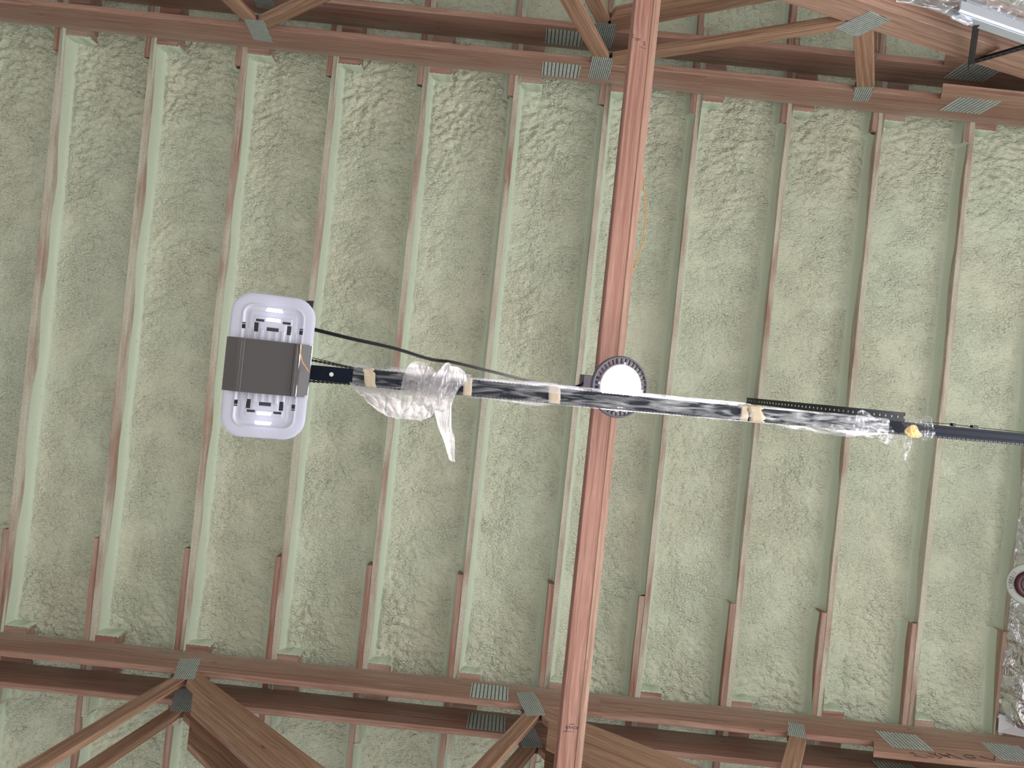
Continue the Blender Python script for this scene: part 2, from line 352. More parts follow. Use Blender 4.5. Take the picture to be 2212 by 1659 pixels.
# ---------------------------------------------------------------- purlins, one board each
ORD = ['first', 'second', 'third', 'fourth', 'fifth', 'sixth', 'seventh', 'eighth', 'ninth', 'tenth', 'eleventh', 'twelfth', 'thirteenth', 'fourteenth', 'fifteenth']
def ordi(k): return 'beyond the left edge' if k < 0 else ('beyond the right edge' if k > 11 else ORD[k] + ' from the left')
PD = .21
for k in range(-1, 13):
    mb = MB(); mb.board((0, -2.5, PD / 2), (0, 1, 0), (1, 0, 0), 5.0, LT, PD, .002)
    o = mb.build('purlin', M['purlin'], loc=roofpt(PX(k) + LT / 2, 0, D + .0005), rot=ROOF)
    extra = {3: ', hidden behind the opener', 6: ', just left of the round lamp', 7: ', just right of the round lamp'}.get(k, '')
    setp(o, 'reddish purlin spanning the middle bay, ' + ordi(k) + (extra if k >= 0 else ''), 'purlin', 'purlins of the middle bay')
for k in range(-1, 13):
    L0 = 4.7 - BOTL
    mb = MB(); mb.board((0, 0, PD / 2), (0, 1, 0), (1, 0, 0), L0, LT - .001, PD, .002)
    o = mb.build('purlin', M['purlin_bare'], loc=roofpt(PX(k) - LT / 2 - .0007, BOTL + random.uniform(-.012, .012), D + .001), rot=ROOF)
    setp(o, 'red lapping purlin of the lower bay crossing the lower trusses, ' + ordi(k), 'purlin', 'purlins of the lower bay')
for k in range(0, 13):
    L0 = 4.7 + TOPL
    mb = MB(); mb.board((0, -L0, PD / 2), (0, 1, 0), (1, 0, 0), L0, LT - .001, PD, .002)
    o = mb.build('purlin', M['purlin_bare'], loc=roofpt(PX(k) - LT / 2 - .0007, TOPL + random.uniform(-.012, .012), D + .001), rot=ROOF)
    setp(o, 'red lapping purlin of the upper bay, beyond the upper trusses, ' + ordi(k), 'purlin', 'purlins of the upper bay')
# blocks standing on the top chords beside each purlin
YT = (-2.05, -2.26); YB = (1.99, 2.186)
for side, y0, y1, s in (('upper', -2.345, -2.013, 1), ('lower', 1.953, 2.275, -1)):
    for k in range(0, 12):
        wd = .138 + random.uniform(-.004, .006); hh = .135
        root = empty('purlin_block', roofpt(PX(k) + LT + .001, 0, D), ROOF)
        yf = y1 if s > 0 else y0
        mb = MB(); mb.board((0, (y0 + y1) / 2, hh / 2 + .002), (1, 0, 0), (0, 1, 0), wd, y1 - y0, hh, .003); mb.build('block', M['purlin_bare'], root)
        n = 14; m2 = 9; V = []; F = []
        for j in range(m2 + 1):
            for i in range(n + 1):
                u = i / n; v = j / m2
                x = u * (wd + .012) + .0; z = .008 + .004 * math.sin(i * 1.9 + k * 3) + v * (hh + .012)
                dy = .0035 + .010 * math.sin(PI * min(1, v * 1.2)) * (0.5 + .5 * math.sin(u * 9 + k)) + .006 * v + .012 * (u > .93) * -1
                V.append((x, yf + s * dy, z)); 
        for j in range(m2):
            for i in range(n): F.append((j * (n + 1) + i, j * (n + 1) + i + 1, (j + 1) * (n + 1) + i + 1, (j + 1) * (n + 1) + i))
        nb0 = len(V); V += [(x, yf - s * .0, z) for x, y, z in V]
        F += [tuple(i + nb0 for i in f[::-1]) for f in F]
        rim = [i for i in range(n)]
        F += [(i, i + 1, i + 1 + nb0, i + nb0) for i in rim] + [((j + 1) * (n + 1) - 1, (j + 2) * (n + 1) - 1, (j + 2) * (n + 1) - 1 + nb0, (j + 1) * (n + 1) - 1 + nb0) for j in range(m2)]
        mb = MB(); mb.add(V, F); fo = mb.build('foam_coating', M['foam'], root, smooth=True)
        at = fo.data.attributes.new('skin', 'FLOAT', 'POINT'); at.data.foreach_set('value', [1.0] * len(fo.data.vertices))
        setp(root, 'foam-capped wood block on the %s trusses, right of the purlin %s' % (side, ordi(k)), 'block', 'blocks on the %s trusses' % side)
# ---------------------------------------------------------------- trusses
def roof2d(X, Z): v = R_ * X + N_ * Z; return (v.x, v.z)
def truss(y, side, label, group, sgn, near):
    """inner face (towards the middle bay) at y; sgn = +1 when the body extends to -y"""
    root = empty('roof_truss', (0, y, CZ)); setp(root, label, 'truss', group)
    yc = -sgn * LT / 2
    def member(name, p0, p1, w_, mat, c0=0, c1=0, ly=0.0, up=1):
        a = Vector((p0[0], yc + ly, p0[1])); b = Vector((p1[0], yc + ly, p1[1])); u = (b - a); L = u.length; u.normalize()
        v = u.cross(Vector((0, 1, 0))) * up
        mb = MB(); mb.board(a, u, v, L, w_, LT, .003, None, c0, c1); o = mb.build(name, mat, root); return o, mb
    def wide(poly, d):
        u = Vector((d[0], d[1])).normalized(); v = Vector((-u.y, u.x)); n = len(poly); bo = (random.uniform(0, 40), random.uniform(0, 40))
        V = []; B = []
        for y_ in (0, -sgn * LT):
            for x, z in poly: V.append((x, y_, z)); B.append((x * u.x + z * u.y + bo[0], x * v.x + z * v.y + bo[1], y_))
        mb = MB(); mb.add(V, [tuple(range(n)), tuple(range(2 * n - 1, n - 1, -1))] + [(i, (i + 1) % n, (i + 1) % n + n, i + n) for i in range(n)], B); return mb.build('web', M['web'], root)
    # top chord, lumber face .288 m deep, hung under the purlins
    Hc = .288; a = roof2d(-6.0, D - Hc / 2 - .001); b = roof2d(1.02, D - Hc / 2 - .001); c = roof2d(6.6, D - Hc / 2 - .001)
    cuts = [(roof2d(-5.2, D - Hc / 2 - .001), b), (b, roof2d(5.3, D - Hc / 2 - .001))] if side == 'upper' else [(roof2d(-5.2, D - Hc / 2 - .001), roof2d(.78, D - Hc / 2 - .001)), (roof2d(.78, D - Hc / 2 - .001), roof2d(5.3, D - Hc / 2 - .001))]
    for p0, p1 in cuts:
        o, mb = member('top_chord', p0, p1, Hc, M['chord'])
        # how close to the foam each vertex lies (0 lower edge, 1 upper edge)
        vals = []
        for v in o.data.vertices:
            dz = v.co.x * sT + v.co.z * cT; vals += [(dz - (D - Hc)) / Hc, 0, 0]
        at = o.data.attributes.new('edge', 'FLOAT_VECTOR', 'POINT'); at.data.foreach_set('vector', vals)
    member('bottom_chord', (-4.5, 2.985), (5.05, 2.985), .184, M['chord_plain'], 0, -.25)
    ww = .092
    member('web', (-.30, 4.85), (-1.28, 3.08), ww, M['web'], .03, .04)
    wR = .092 if side == 'upper' else .285
    if side == 'upper': member('web', (-.26, 4.80), (.77, 3.08), wR, M['web'], -.02, -.04)
    else: wide([(-.262, 4.86), (-.300, 4.70), (-.252, 4.604), (-.239, 4.339), (.129, 3.669), (.47, 3.06), (.79, 3.06), (.356, 3.776)], (.60, -1.06))
    member('web', (1.755, 4.14), (.84, 3.08), ww, M['web'], .03, .04)
    if side == 'upper' and not near: member('web', (1.735, 4.09), (2.58, 3.06), .205, M['web'], -.10, -.10)
    elif side == 'upper': member('web', (1.80, 4.12), (2.70, 3.06), .100, M['web'], -.03, -.05)
    else: wide([(1.80, 4.19), (1.76, 4.05), (1.773, 3.97), (1.665, 3.729), (1.852, 3.443), (2.16, 3.06), (2.69, 3.06)], (.61, -.77))
    member('web', (2.765, 3.09), (3.31, 3.625), .098, M['web'], .02, .03)
    # heel wedge under the top chord
    hz = D - Hc - .0725
    member('heel_wedge', roof2d(2.45, hz), roof2d(5.0, hz), .140, M['chord_plain'], .035, 0)
    if near and side == 'upper':
        member('scab_board', (1.6, 2.985), (5.0, 2.985), .184, M['chord_plain'], 0, 0, -sgn * (LT + .0015))
    # plates
    def plate(name, pts, mat, back=False):
        yy = (sgn * .0011) if not back else (-sgn * (LT + .0011)); mb = MB(); V = []; B = []
        c = Vector((sum(p[0] for p in pts) / 4, 0, sum(p[1] for p in pts) / 4)); u = Vector((pts[1][0] - pts[0][0], 0, pts[1][1] - pts[0][1])).normalized(); v = Vector((pts[3][0] - pts[0][0], 0, pts[3][1] - pts[0][1])); v = (v - u * v.dot(u)).normalized()
        for e in (yy - .0009, yy + .0009):
            for p in pts: q = Vector((p[0], 0, p[1])) - c; V.append((p[0], e, p[1])); B.append((q.dot(u), q.dot(v), 0))
        mb.add(V, [(0, 1, 2, 3), (7, 6, 5, 4), (0, 1, 5, 4), (1, 2, 6, 5), (2, 3, 7, 6), (3, 0, 4, 7)], B)
        return mb.build(name, mat, root)
    def rect(cx, cz, ang, w_, h_):
        u = Vector((math.cos(ang), math.sin(ang))); v = Vector((-u.y, u.x)); c = Vector((cx, cz))
        return [tuple(c + u * a_ * w_ / 2 + v * b_ * h_ / 2) for a_, b_ in ((-1, -1), (1, -1), (1, 1), (-1, 1))]
    J = [(-.29, 4.885, math.radians(-4), .128, .30), (1.76 if side == 'lower' else 1.785, 4.22 if side == 'lower' else 4.235, math.radians(22 if side == 'upper' else -4), .128, .31)]
    if side == 'upper': J[1] = (1.785, 4.235, math.radians(-18), .128, .31)
    for back in (False, True):
        plate('gusset_plate', [(-.37, 4.77), (-.25, 4.73), (-.20, 5.02), (-.32, 5.04)] if side == 'upper' else [(-.38, 4.74), (-.26, 4.72), (-.25, 5.04), (-.38, 5.05)], M['plate'], back)
        plate('gusset_plate', [(1.67, 4.11), (1.79, 4.07), (1.90, 4.36), (1.77, 4.40)] if side == 'upper' else [(1.66, 4.06), (1.79, 4.05), (1.83, 4.37), (1.70, 4.38)], M['plate'], back)
        plate('gusset_plate', [(2.63, 3.15), (2.66, 2.94), (2.81, 2.95), (2.80, 3.16)], M['plate'], back)
        plate('gusset_plate', [(3.24, 3.64), (3.33, 3.58), (3.46, 3.75), (3.38, 3.80)], M['plate'], back)
    plate('splice_plate', [(1.43, 4.34), (1.66, 4.26), (1.72, 4.45), (1.49, 4.525)] if side == 'upper' else [(1.38, 4.34), (1.61, 4.26), (1.68, 4.46), (1.45, 4.54)], M['splice'])
    plate('splice_plate', [(3.85, 3.42), (4.10, 3.34), (4.16, 3.54), (3.91, 3.625)], M['splice'])
    if side == 'lower': plate('splice_plate', [(4.47, 3.20), (4.70, 3.12), (4.79, 3.32), (4.55, 3.40)], M['splice'])
    # teeth of the back plates where they stand free between the webs
    mb = MB()
    for cx, cz in ((-.30, 4.74), (1.74, 4.085)):
        for i in range(-5, 6):
            for j in range(2):
                x = cx + i * .0085; z = cz + j * .009 - .0; y0 = -sgn * (LT + .0)
                mb.add([(x - .0015, y0, z), (x + .0015, y0, z), (x, y0, z + .002), (x, y0 + sgn * .012, z)], [(0, 1, 3), (1, 2, 3), (2, 0, 3)])
    setp(mb.build('plate_teeth', M['screw'], root), kind='stuff')
    return root
tA = truss(YT[0], 'upper', 'upper truss nearest the middle bay, fully lit, with a black hanger strap bolted on', 'paired roof trusses', 1, True)
tB = truss(YT[1], 'upper', 'outer upper truss in shadow behind the lit one', 'paired roof trusses', 1, False)
tC = truss(YB[0], 'lower', 'lower truss nearest the middle bay with pen-marked heel wedge', 'paired roof trusses', -1, True)
tE = truss(YB[1], 'lower', 'outer lower truss, mostly dark, along the bottom edge', 'paired roof trusses', -1, False)
# stamps and pen marks
def text(body, size, loc, rot, parent, name='stamp', xs=1.0):
    cu = bpy.data.curves.new(name, 'FONT'); cu.body = body; cu.size = size; cu.align_x = 'CENTER'; cu.align_y = 'CENTER'; cu.extrude = .0001
    o = bpy.data.objects.new(name, cu); C.objects.link(o); cu.materials.append(M['ink']); me = bpy.data.meshes.new_from_object(o); me.name = name; bpy.data.objects.remove(o); o = bpy.data.objects.new(name, me); C.objects.link(o)
    o.parent = parent; o.location = loc; o.rotation_euler = rot; o.scale = (xs, 1, 1); return o
text('2106 01    13 6 14', .030, (.915, -LT / 2, 4.42), (PI, TH, 0), tA, 'lumber_stamp', .52)
mb = MB()
def stroke(pts, r=.0018): mb.tube([(x, -.0016, z) for x, z in pts], r, 5)
for s in ([(3.905, 3.345), (3.93, 3.34), (3.925, 3.315), (3.90, 3.31), (3.93, 3.30), (3.97, 3.275)], [(3.985, 3.30), (4.02, 3.275)], [(4.03, 3.325), (4.06, 3.30), (4.085, 3.325)], [(4.06, 3.30), (4.07, 3.265), (4.04, 3.262)],
          [(4.10, 3.315), (4.115, 3.285), (4.135, 3.262)], [(4.10, 3.29), (4.16, 3.285)], [(4.16, 3.31), (4.175, 3.27), (4.20, 3.235)], [(4.25, 3.265), (4.28, 3.275), (4.32, 3.26), (4.31, 3.235), (4.27, 3.235), (4.25, 3.25), (4.255, 3.265)],
          [(4.36, 3.245), (4.39, 3.215), (4.41, 3.19), (4.44, 3.215), (4.47, 3.235)]): stroke(s)
mb.build('pen_marks', M['ink'], tC)
# ---------------------------------------------------------------- L-shaped lateral brace on the bottom chords
BX = 1.437; BZ = 3.078
br = empty('lateral_brace', W(BX, 0, BZ)); setp(br, 'long pinkish brace of two boards crossing the whole photo behind the lamp', 'brace')
mb = MB(); mb.board((.0465, -3.4, .019), (0, 1, 0), (1, 0, 0), 6.6, .091, .038, .004, (2.3, 5.1, 7.7)); mb.build('flat_board', M['brace'], br)
mb = MB(); mb.board((.0465 + .0455 + .0205, -3.4, .070), (0, 1, 0), (1, 0, 0), 6.6, .0385, .140, .004, (8.3, 3.1, 1.7)); setp(mb.build('edge_board', M['brace2'], br), 'paler board on edge, right of the flat one')
text('GRADE', .020, (.060, 1.577, -.0004), (PI, 0, math.radians(8)), br, 'grade_stamp', 1.05)
text('J', .030, (.033, 1.577, -.0004), (PI, 0, math.radians(-8)), br, 'grade_stamp', 1.0)
text('WESTERN', .0065, (.058, 1.561, -.0004), (PI, 0, math.radians(4)), br, 'grade_stamp')
text('2 SPF-S  KD HT  16', .0075, (.045, 1.595, -.0004), (PI, 0, math.radians(4)), br, 'grade_stamp')
text('can', .022, (.030, -1.668, -.0004), (PI, 0, math.radians(-12)), br, 'pencil_note')
text('2', .026, (.067, -1.655, -.0004), (PI, 0, math.radians(-12)), br, 'pencil_note')
text('C', .022, (.007, -1.675, -.0004), (PI, 0, math.radians(-12)), br, 'pencil_note')
mb = MB(); mb.tube([(.043, -1.636, -.0004), (.079, -1.634, -.0004)], .0008, 5); mb.build('pencil_line', M['ink'], br)
mb = MB(); pts = []
for i in range(31):
    q = i / 30; pts.append((1.575 + .048 * math.sin(PI * q) ** 1.1, -1.085 + .50 * q, 3.105 + .01 * math.sin(q * 5)))
mb.tube([W(*p) for p in pts], .0022, 8); setp(mb.build('orange_wire', M['orange'], smooth=True), 'thin orange wire bowing out from the right side of the brace', 'wire')
# ---------------------------------------------------------------- round high-bay lamp
LX, LY, LZ = 1.474, -.036, 2.90
lp = empty('high_bay_lamp', W(LX, LY, LZ)); setp(lp, 'lit round high-bay lamp under the brace, partly behind the rail', 'lamp')
mb = MB(); mb.lathe([(.0005, -.0048), (.090, -.0048), (.0915, -.0042), (.0915, .010), (.0005, .010)], n=64); mb.build('lens', M['led'], lp)
mb = MB(); mb.lathe([(.0925, -.004), (.103, -.004), (.105, .002), (.105, .016), (.0925, .016)], n=72); mb.build('trim_ring', M['trim'], lp, True)
mb = MB(); mb.lathe([(.128, -.001), (.137, .001), (.139, .008), (.137, .020), (.128, .020)], n=80); mb.build('rim', M['lampbody'], lp, True)
mb = MB()
for i in range(36):
    g = 2 * PI * i / 36; u = Vector((math.cos(g), math.sin(g), 0)); mb.board(u * .10 + Vector((0, 0, .010)), u, (-u.y, u.x, 0), .031, .0095, .016, .001)
setp(mb.build('fin', M['lampbody'], lp), kind='stuff')
for i in range(4):
    g = PI / 2 * i + .08; mb = MB(); mb.lathe([(.0005, -.006), (.0065, -.006), (.007, -.003), (.007, .01), (.0005, .01)], (.1065 * math.cos(g), .1065 * math.sin(g), 0), 14)
    mb.build('screw', M['trim'], lp)
mb = MB(); mb.lathe([(.0005, .021), (.100, .021), (.096, .055), (.062, .075), (.058, .120), (.050, .128), (.0005, .128)], n=48); mb.build('driver_housing', M['lampbody'], lp, True)
mb = MB(); mb.tube([(0, 0, .128), (0, 0, .150), (.008, 0, .160), (.008, 0, .176)], .005, 8); mb.build('hook', M['dkmetal'], lp, True)
# junction box on the left face of the brace
jb = empty('junction_box', W(1.402, -.044, 3.10)); setp(jb, 'small grey junction box on the brace just left of the lamp', 'box')
mb = MB(); mb.board((-.031, 0, 0), (1, 0, 0), (0, 1, 0), .062, .068, .045, .005); mb.build('housing', M['lampbody'], jb)
mb = MB(); mb.board((-.029, 0, -.0245), (1, 0, 0), (0, 1, 0), .058, .062, .004, .001); mb.build('cover_plate', M['trim'], jb)
# ---------------------------------------------------------------- garage door opener
OP = empty('garage_door_opener', W(-.008, .022, 2.08)); setp(OP, 'grey and white garage door opener with two lit lenses', 'door opener')
def lens(far):
    """moulded lens: rounded at the far end, stepped ridges, open slots; local y grows to the far end"""
    Lx, Ly, rad, st = .110, .128, .058, .00165
    nx = int(2 * Lx / st); ny = int(Ly / st); xs = np.linspace(-Lx, Lx, nx + 1); ys = np.linspace(0, Ly, ny + 1)
    X, Yv = np.meshgrid(xs, ys)
    ax = np.abs(X); cx, cy = Lx - rad, Ly - rad; ox = np.maximum(ax - cx, 0); oy = np.maximum(Yv - cy, 0); r = np.sqrt(ox ** 2 + oy ** 2)
    outside = r > rad; f = np.where(outside, rad / np.maximum(r, 1e-9), 1.0)
    X2 = np.where(ax > cx, np.sign(X) * (cx + ox * f), X); Y2 = np.where(Yv > cy, cy + oy * f, Yv)
    # distance in from the outline (rounded U)
    def inset(x, y): 
        ax = np.abs(x); ox = np.maximum(ax - (Lx - rad), 0); oy = np.maximum(y - (Ly - rad), 0); rr = np.sqrt(ox ** 2 + oy ** 2)
        return np.where(rr > 0, rad - rr, np.minimum(Lx - ax, Ly - y)) + np.where((ox > 0) | (oy > 0), 0, 0)
    def inset2(x, y): return np.minimum(inset(x, y), np.minimum(Lx - np.abs(x), Ly - y))
    s = inset2(X2, Y2)
    z = -.004 + .004 * np.exp(-(np.minimum(s, .02) / .004)) # rolled outer edge
    z -= .0025 * np.exp(-((s - .031) / .0022) ** 2)
    def step(a, h, w_=.002): return h / (1 + np.exp(-(s - a) / w_ * 2))
    z += step(.036, .0035) - step(.048, .0025) - step(.062, .0025) - step(.076, .002)
    z += -.002 * (Yv < .03) * (np.abs(np.sin(X * 170)) > .8) * (s > .034)
    cxm = (X[:-1, :-1] + X[1:, 1:]) / 2; cym = (Yv[:-1, :-1] + Yv[1:, 1:]) / 2; am = np.abs(cxm)
    hole = np.zeros_like(cxm, bool)
    hole |= (am > .070) & (am < .080) & (cym > .028) & (cym < .040)
    hole |= (am > .071) & (am < .080) & (cym > .042) & (cym < .045)
    hole |= (am > .038) & (am < .048) & (cym > .024) & (cym < .048)
    hole |= (am > .024) & (am < .046) & (cym > .0515) & (cym < .0585)
    hole |= (am < .016) & (cym > .028) & (cym < .038)
    hole |= (am < .019 - (cym - .058) * .3) & (cym > .0555) & (cym < .0645)
    hole |= (am < .022 - (cym - .082) * .4) & (cym > .0815) & (cym < .0915)
    om = outside[:-1, :-1] & outside[1:, 1:] & outside[:-1, 1:] & outside[1:, :-1]
    keep = ~(hole | om)
    P = np.stack([X2, Y2 * far, z], -1).reshape(-1, 3); idx = np.arange((nx + 1) * (ny + 1)).reshape(ny + 1, nx + 1)
    q = np.stack([idx[:-1, :-1], idx[:-1, 1:], idx[1:, 1:], idx[1:, :-1]], -1)[keep]
    if far < 0: q = q[:, ::-1]
    me = bpy.data.meshes.new('light_lens'); me.from_pydata(P.tolist(), [], q.tolist()); me.polygons.foreach_set('use_smooth', [True] * len(q)); me.materials.append(M['lens'])
    o = bpy.data.objects.new('light_lens', me); C.objects.link(o); o.parent = OP; o.location = (0, far * .069 + .0, .010)
    so = o.modifiers.new('wall', 'SOLIDIFY'); so.thickness = .0016; so.offset = 1
    # the bulb behind the slots and the skirt round the lens
    for yb, zb, wv in ((.0600, .024, .040), (.0865, .024, .046)):
        mb = MB(); mb.board((-wv / 2, far * (.069 + yb), zb), (1, 0, 0), (0, 1, 0), wv, .011, .008, .002); mb.build('bulb', M['bulb'], OP)
    mb = MB(); V = []; F = []; out = []
    for i in range(25):
        a = PI * i / 24; x = (cx + rad * math.cos(a)) if a <= PI / 2 else (-cx + rad * math.cos(a)); out.append((x, cy + rad * math.sin(a)))
    out = [(Lx, 0)] + out + [(-Lx, 0)]
    for zz, sc in ((.008, 1.0), (.026, .97), (.060, .93)):
        for x, y in out: V.append((x * sc, far * (.069 + y * sc), zz))
    n = len(out)
    for j in range(2):
        for i in range(n - 1): F.append((j * n + i, j * n + i + 1, (j + 1) * n + i + 1, (j + 1) * n + i))
    mb.add(V, F); mb.build('lens_skirt', M['lens'], OP, True)
lens(-1); lens(1)
mb = MB(); mb.board((-.100, 0, .075), (1, 0, 0), (0, 1, 0), .200, .36, .060, .012); mb.build('housing', M['cover'], OP)
# cover: folded profile, constant along y
prof = [(-.114, .030), (-.114, .014), (-.112, .010), (-.084, -.004), (-.081, -.012), (-.076, -.0135), (-.074, -.0165), (-.068, -.0165), (-.066, -.0135), (.062, -.0135), (.064, -.0165), (.069, -.0165), (.071, -.0135), (.077, -.012), (.081, -.004), (.109, .010), (.111, .014), (.111, .030)]
mb = MB(); mb.prism(prof + [(.111, .050), (-.114, .050)], 1, -.071, .074); mb.build('cover', M['cover'], OP)
for x in (-.0705, .0665):
    mb = MB(); mb.board((x, -.062, -.0165), (0, 1, 0), (1, 0, 0), .126, .007, .003, .0014); mb.build('rib', M['cover'], OP)
mb = MB(); mb.tube([(.076, -.074, -.010), (.078, -.045, -.022), (.086, -.022, -.020), (.099, -.006, -.016), (.108, .004, -.008)], .0011, 6); setp(mb.build('antenna_wire', M['orange'], OP, True), 'thin orange wire')
mb = MB(); mb.prism([(.058, -.168), (.084, -.198), (.103, -.200), (.101, -.160), (.080, -.140)], 2, .064, .067); mb.board((.090, -.17, .07), (0, 0, 1), (0, 1, 0), 1.0, .03, .003, .0005)
mb.board((.090, .17, .07), (0, 0, 1), (0, 1, 0), 1.0, .03, .003, .0005); mb.build('hanging_bracket', M['dkmetal'], OP)
# ---------------------------------------------------------------- rail, chain
def ry(x): return .027 - (x - .115) * .0069       # rail centre line
RZ = 2.22; RX1 = 4.0; dY = -.0069
rl = empty('opener_rail', W(.10, ry(.10), RZ)); setp(rl, 'black steel opener rail running from the opener to the right edge', 'rail')
u = Vector((1, dY, 0)).normalized(); v = Vector((-u.y, u.x, 0))
mb = MB(); mb.board((0, 0, .003), u, v, RX1 - .1, .044, .006, .0012)
for s in (-1, 1): mb.board(tuple(v * s * .0205 + Vector((0, 0, .018))), u, v, RX1 - .1, .003, .030, .0008)
mb.board((0, 0, .034), u, v, RX1 - .1, .016, .004, .001)
mb.build('channel', M['navy'], rl)
mb = MB()
for s in (-1, 1): mb.board(tuple(u * 2.4 + v * s * .012 + Vector((0, 0, -.001))), u, v, RX1 - 2.5, .003, .003, .001)
mb.build('pressed_ridge', M['navy'], rl)
mb = MB(); mb.lathe([(.0005, -.004), (.0062, -.004), (.0072, -.0015), (.0072, .001), (.0005, .001)], (.070, .0, 0), 16); mb.build('bolt', M['screw'], rl)
for x, s_ in ((2.535, .016), (2.645, .030)):
    mb = MB(); mb.board(tuple(u * x + v * -.030 + Vector((0, 0, .002))), u, v, s_, .012, .014, .002); mb.build('clip', M['black'], rl)
ch = empty('drive_chain', W(.10, ry(.10), RZ + .004)); setp(ch, 'dark roller chain running along both edges of the rail', 'chain')
def chain_run(path, pitch=.0127, n_cap=None):
    mb = MB(); L = 0; pts = [Vector(p) for p in path]; segs = [(pts[i], pts[i + 1]) for i in range(len(pts) - 1)]; tot = sum((b - a).length for a, b in segs); n = int(tot / pitch)
    def at(d):
        for a, b in segs:
            l = (b - a).length
            if d <= l: return a + (b - a) * (d / l), (b - a).normalized()
            d -= l
        return segs[-1][1], (segs[-1][1] - segs[-1][0]).normalized()
    for i in range(n):
        p, t_ = at(i * pitch); tv = Vector((-t_.y, t_.x, 0)).normalized(); q = t_ * pitch
        poly = []
        for k2 in range(8):
            a = 2 * PI * k2 / 8; r_ = .0046; off = q if math.cos(a) > .01 else Vector((0, 0, 0)); poly.append(p + t_ * math.cos(a) * r_ + tv * math.sin(a) * r_ + off)
        # waist
        mid = p + q * .5; ring = poly[:]
        ring = [p + t_ * -.0046, p + t_ * -.0033 + tv * .0033, p + tv * .0046, p + t_ * .0033 + tv * .0033, mid + tv * .0019, p + q - t_ * .0033 + tv * .0033, p + q + tv * .0046, p + q + t_ * .0040 + tv * .0028,
                p + q + t_ * .0040 - tv * .0028, p + q - tv * .0046, p + q - t_ * .0033 - tv * .0033, mid - tv * .0019, p + t_ * .0033 - tv * .0033, p - tv * .0046, p + t_ * -.0033 - tv * .0033]
        z0 = (-.003 if i % 2 else -.0045); z1 = -z0; m_n = len(ring)
        mb.add([r + Vector((0, 0, z0)) for r in ring] + [r + Vector((0, 0, z1)) for r in ring], [tuple(range(m_n)), tuple(range(2 * m_n - 1, m_n - 1, -1))] + [(j, (j + 1) % m_n, (j + 1) % m_n + m_n, j + m_n) for j in range(m_n)])
    return mb
for s, path in ((-1, [(0.01, -.036, .006), (.13, -.026, .004), (.30, -.024, .002), (2.3, -.0155 + 2.3 * dY, .002)]), (1, [(0.01, .0265, .006), (.12, .0225, .004), (.30, .0235, .002), (3.85, .0245 + 3.85 * dY, .001)])):
    mb = chain_run(path); setp(mb.build('chain_run', M['dkmetal'], ch), kind='stuff')
mb = MB(); mb.tube([W(.10, -.018, 2.232), W(.20, -.004, 2.228), W(.26, .004, 2.226)], .0012, 5); setp(mb.build('sensor_wire', M['cord']), 'hair-thin grey wire just above the upper chain beside the opener', 'wire')
mb = MB(); mb.tube([W(2.50, -.018, 2.23), W(2.63, -.022, 2.228), W(2.75, -.020, 2.23), W(2.95, -.020, 2.23), W(3.3, -.018, 2.228)], .0014, 5); setp(mb.build('pull_cable', M['cord']), 'thin dark cable along the far right end of the rail', 'cable')
# power cord: two fused conductors
cp = [(.095, -.102, 2.22), (.227, -.089, 2.30), (.375, -.078, 2.40), (.524, -.057, 2.50), (.62, -.056, 2.55), (.792, -.040, 2.65), (.992, -.021, 2.78), (1.198, -.006, 2.90), (1.32, -.025, 3.00), (1.375, -.040, 3.09)]
def smooth(p, n=8):
    o = []
    for i in range(len(p) - 1):
        p0 = Vector(p[max(i - 1, 0)]); p1 = Vector(p[i]); p2 = Vector(p[i + 1]); p3 = Vector(p[min(i + 2, len(p) - 1)])
        for j in range(n):
            t_ = j / n; o.append(.5 * ((2 * p1) + (p2 - p0) * t_ + (2 * p0 - 5 * p1 + 4 * p2 - p3) * t_ * t_ + (3 * p1 - p0 - 3 * p2 + p3) * t_ ** 3))
    o.append(Vector(p[-1])); return o
mb = MB(); sp = smooth(cp)
for s in (-1, 1): mb.tube([W(p.x, p.y + s * .0026, p.z) for p in sp], .0030, 8)
setp(mb.build('power_cord', M['cord'], smooth=True), 'black power cord sagging from the opener towards the lamp', 'cord')
# ---------------------------------------------------------------- perforated angle holding up the rail
def perf_angle(name, a, b, wdt, side, mat, label, cat='bracket', nh=None, pitch=.0254, hw=.006, hl=.009, leg2=.028, n_skip=0):
    a = Vector(a); b = Vector(b); u = (b - a).normalized(); side = Vector(side); side = (side - u * side.dot(u)).normalized(); up = u.cross(side)
    L = (b - a).length; n = int(L / pitch); mb = MB(); th = .0022
    e = (wdt - hl) / 2
    for off in (-(wdt / 2 - e / 2), (wdt / 2 - e / 2)): mb.board(a + side * off, u, side, L, e, th, .0004)
    for i in range(n + 1):
        s0 = i * pitch - (pitch - hw) / 2 + pitch / 2; s0 = max(0, s0); l = min(pitch - hw, L - s0)
        if l > 0: mb.board(a + u * s0, u, side, l, hl, th, .0002)
    mb.board(a + side * (wdt / 2 - th / 2) + up * (leg2 / 2), u, up, L, leg2, th, .0004)
    o = mb.build(name, mat); return setp(o, label, cat)
perf_angle('perforated_angle', W(3.03, -.052, 4.10), W(2.43, -.029, 2.262), .040, (0, 1, 0), M['black'], 'black perforated angle rising from the rail towards the foam, right half', pitch=.0254*1.9, hw=.016, hl=.009)
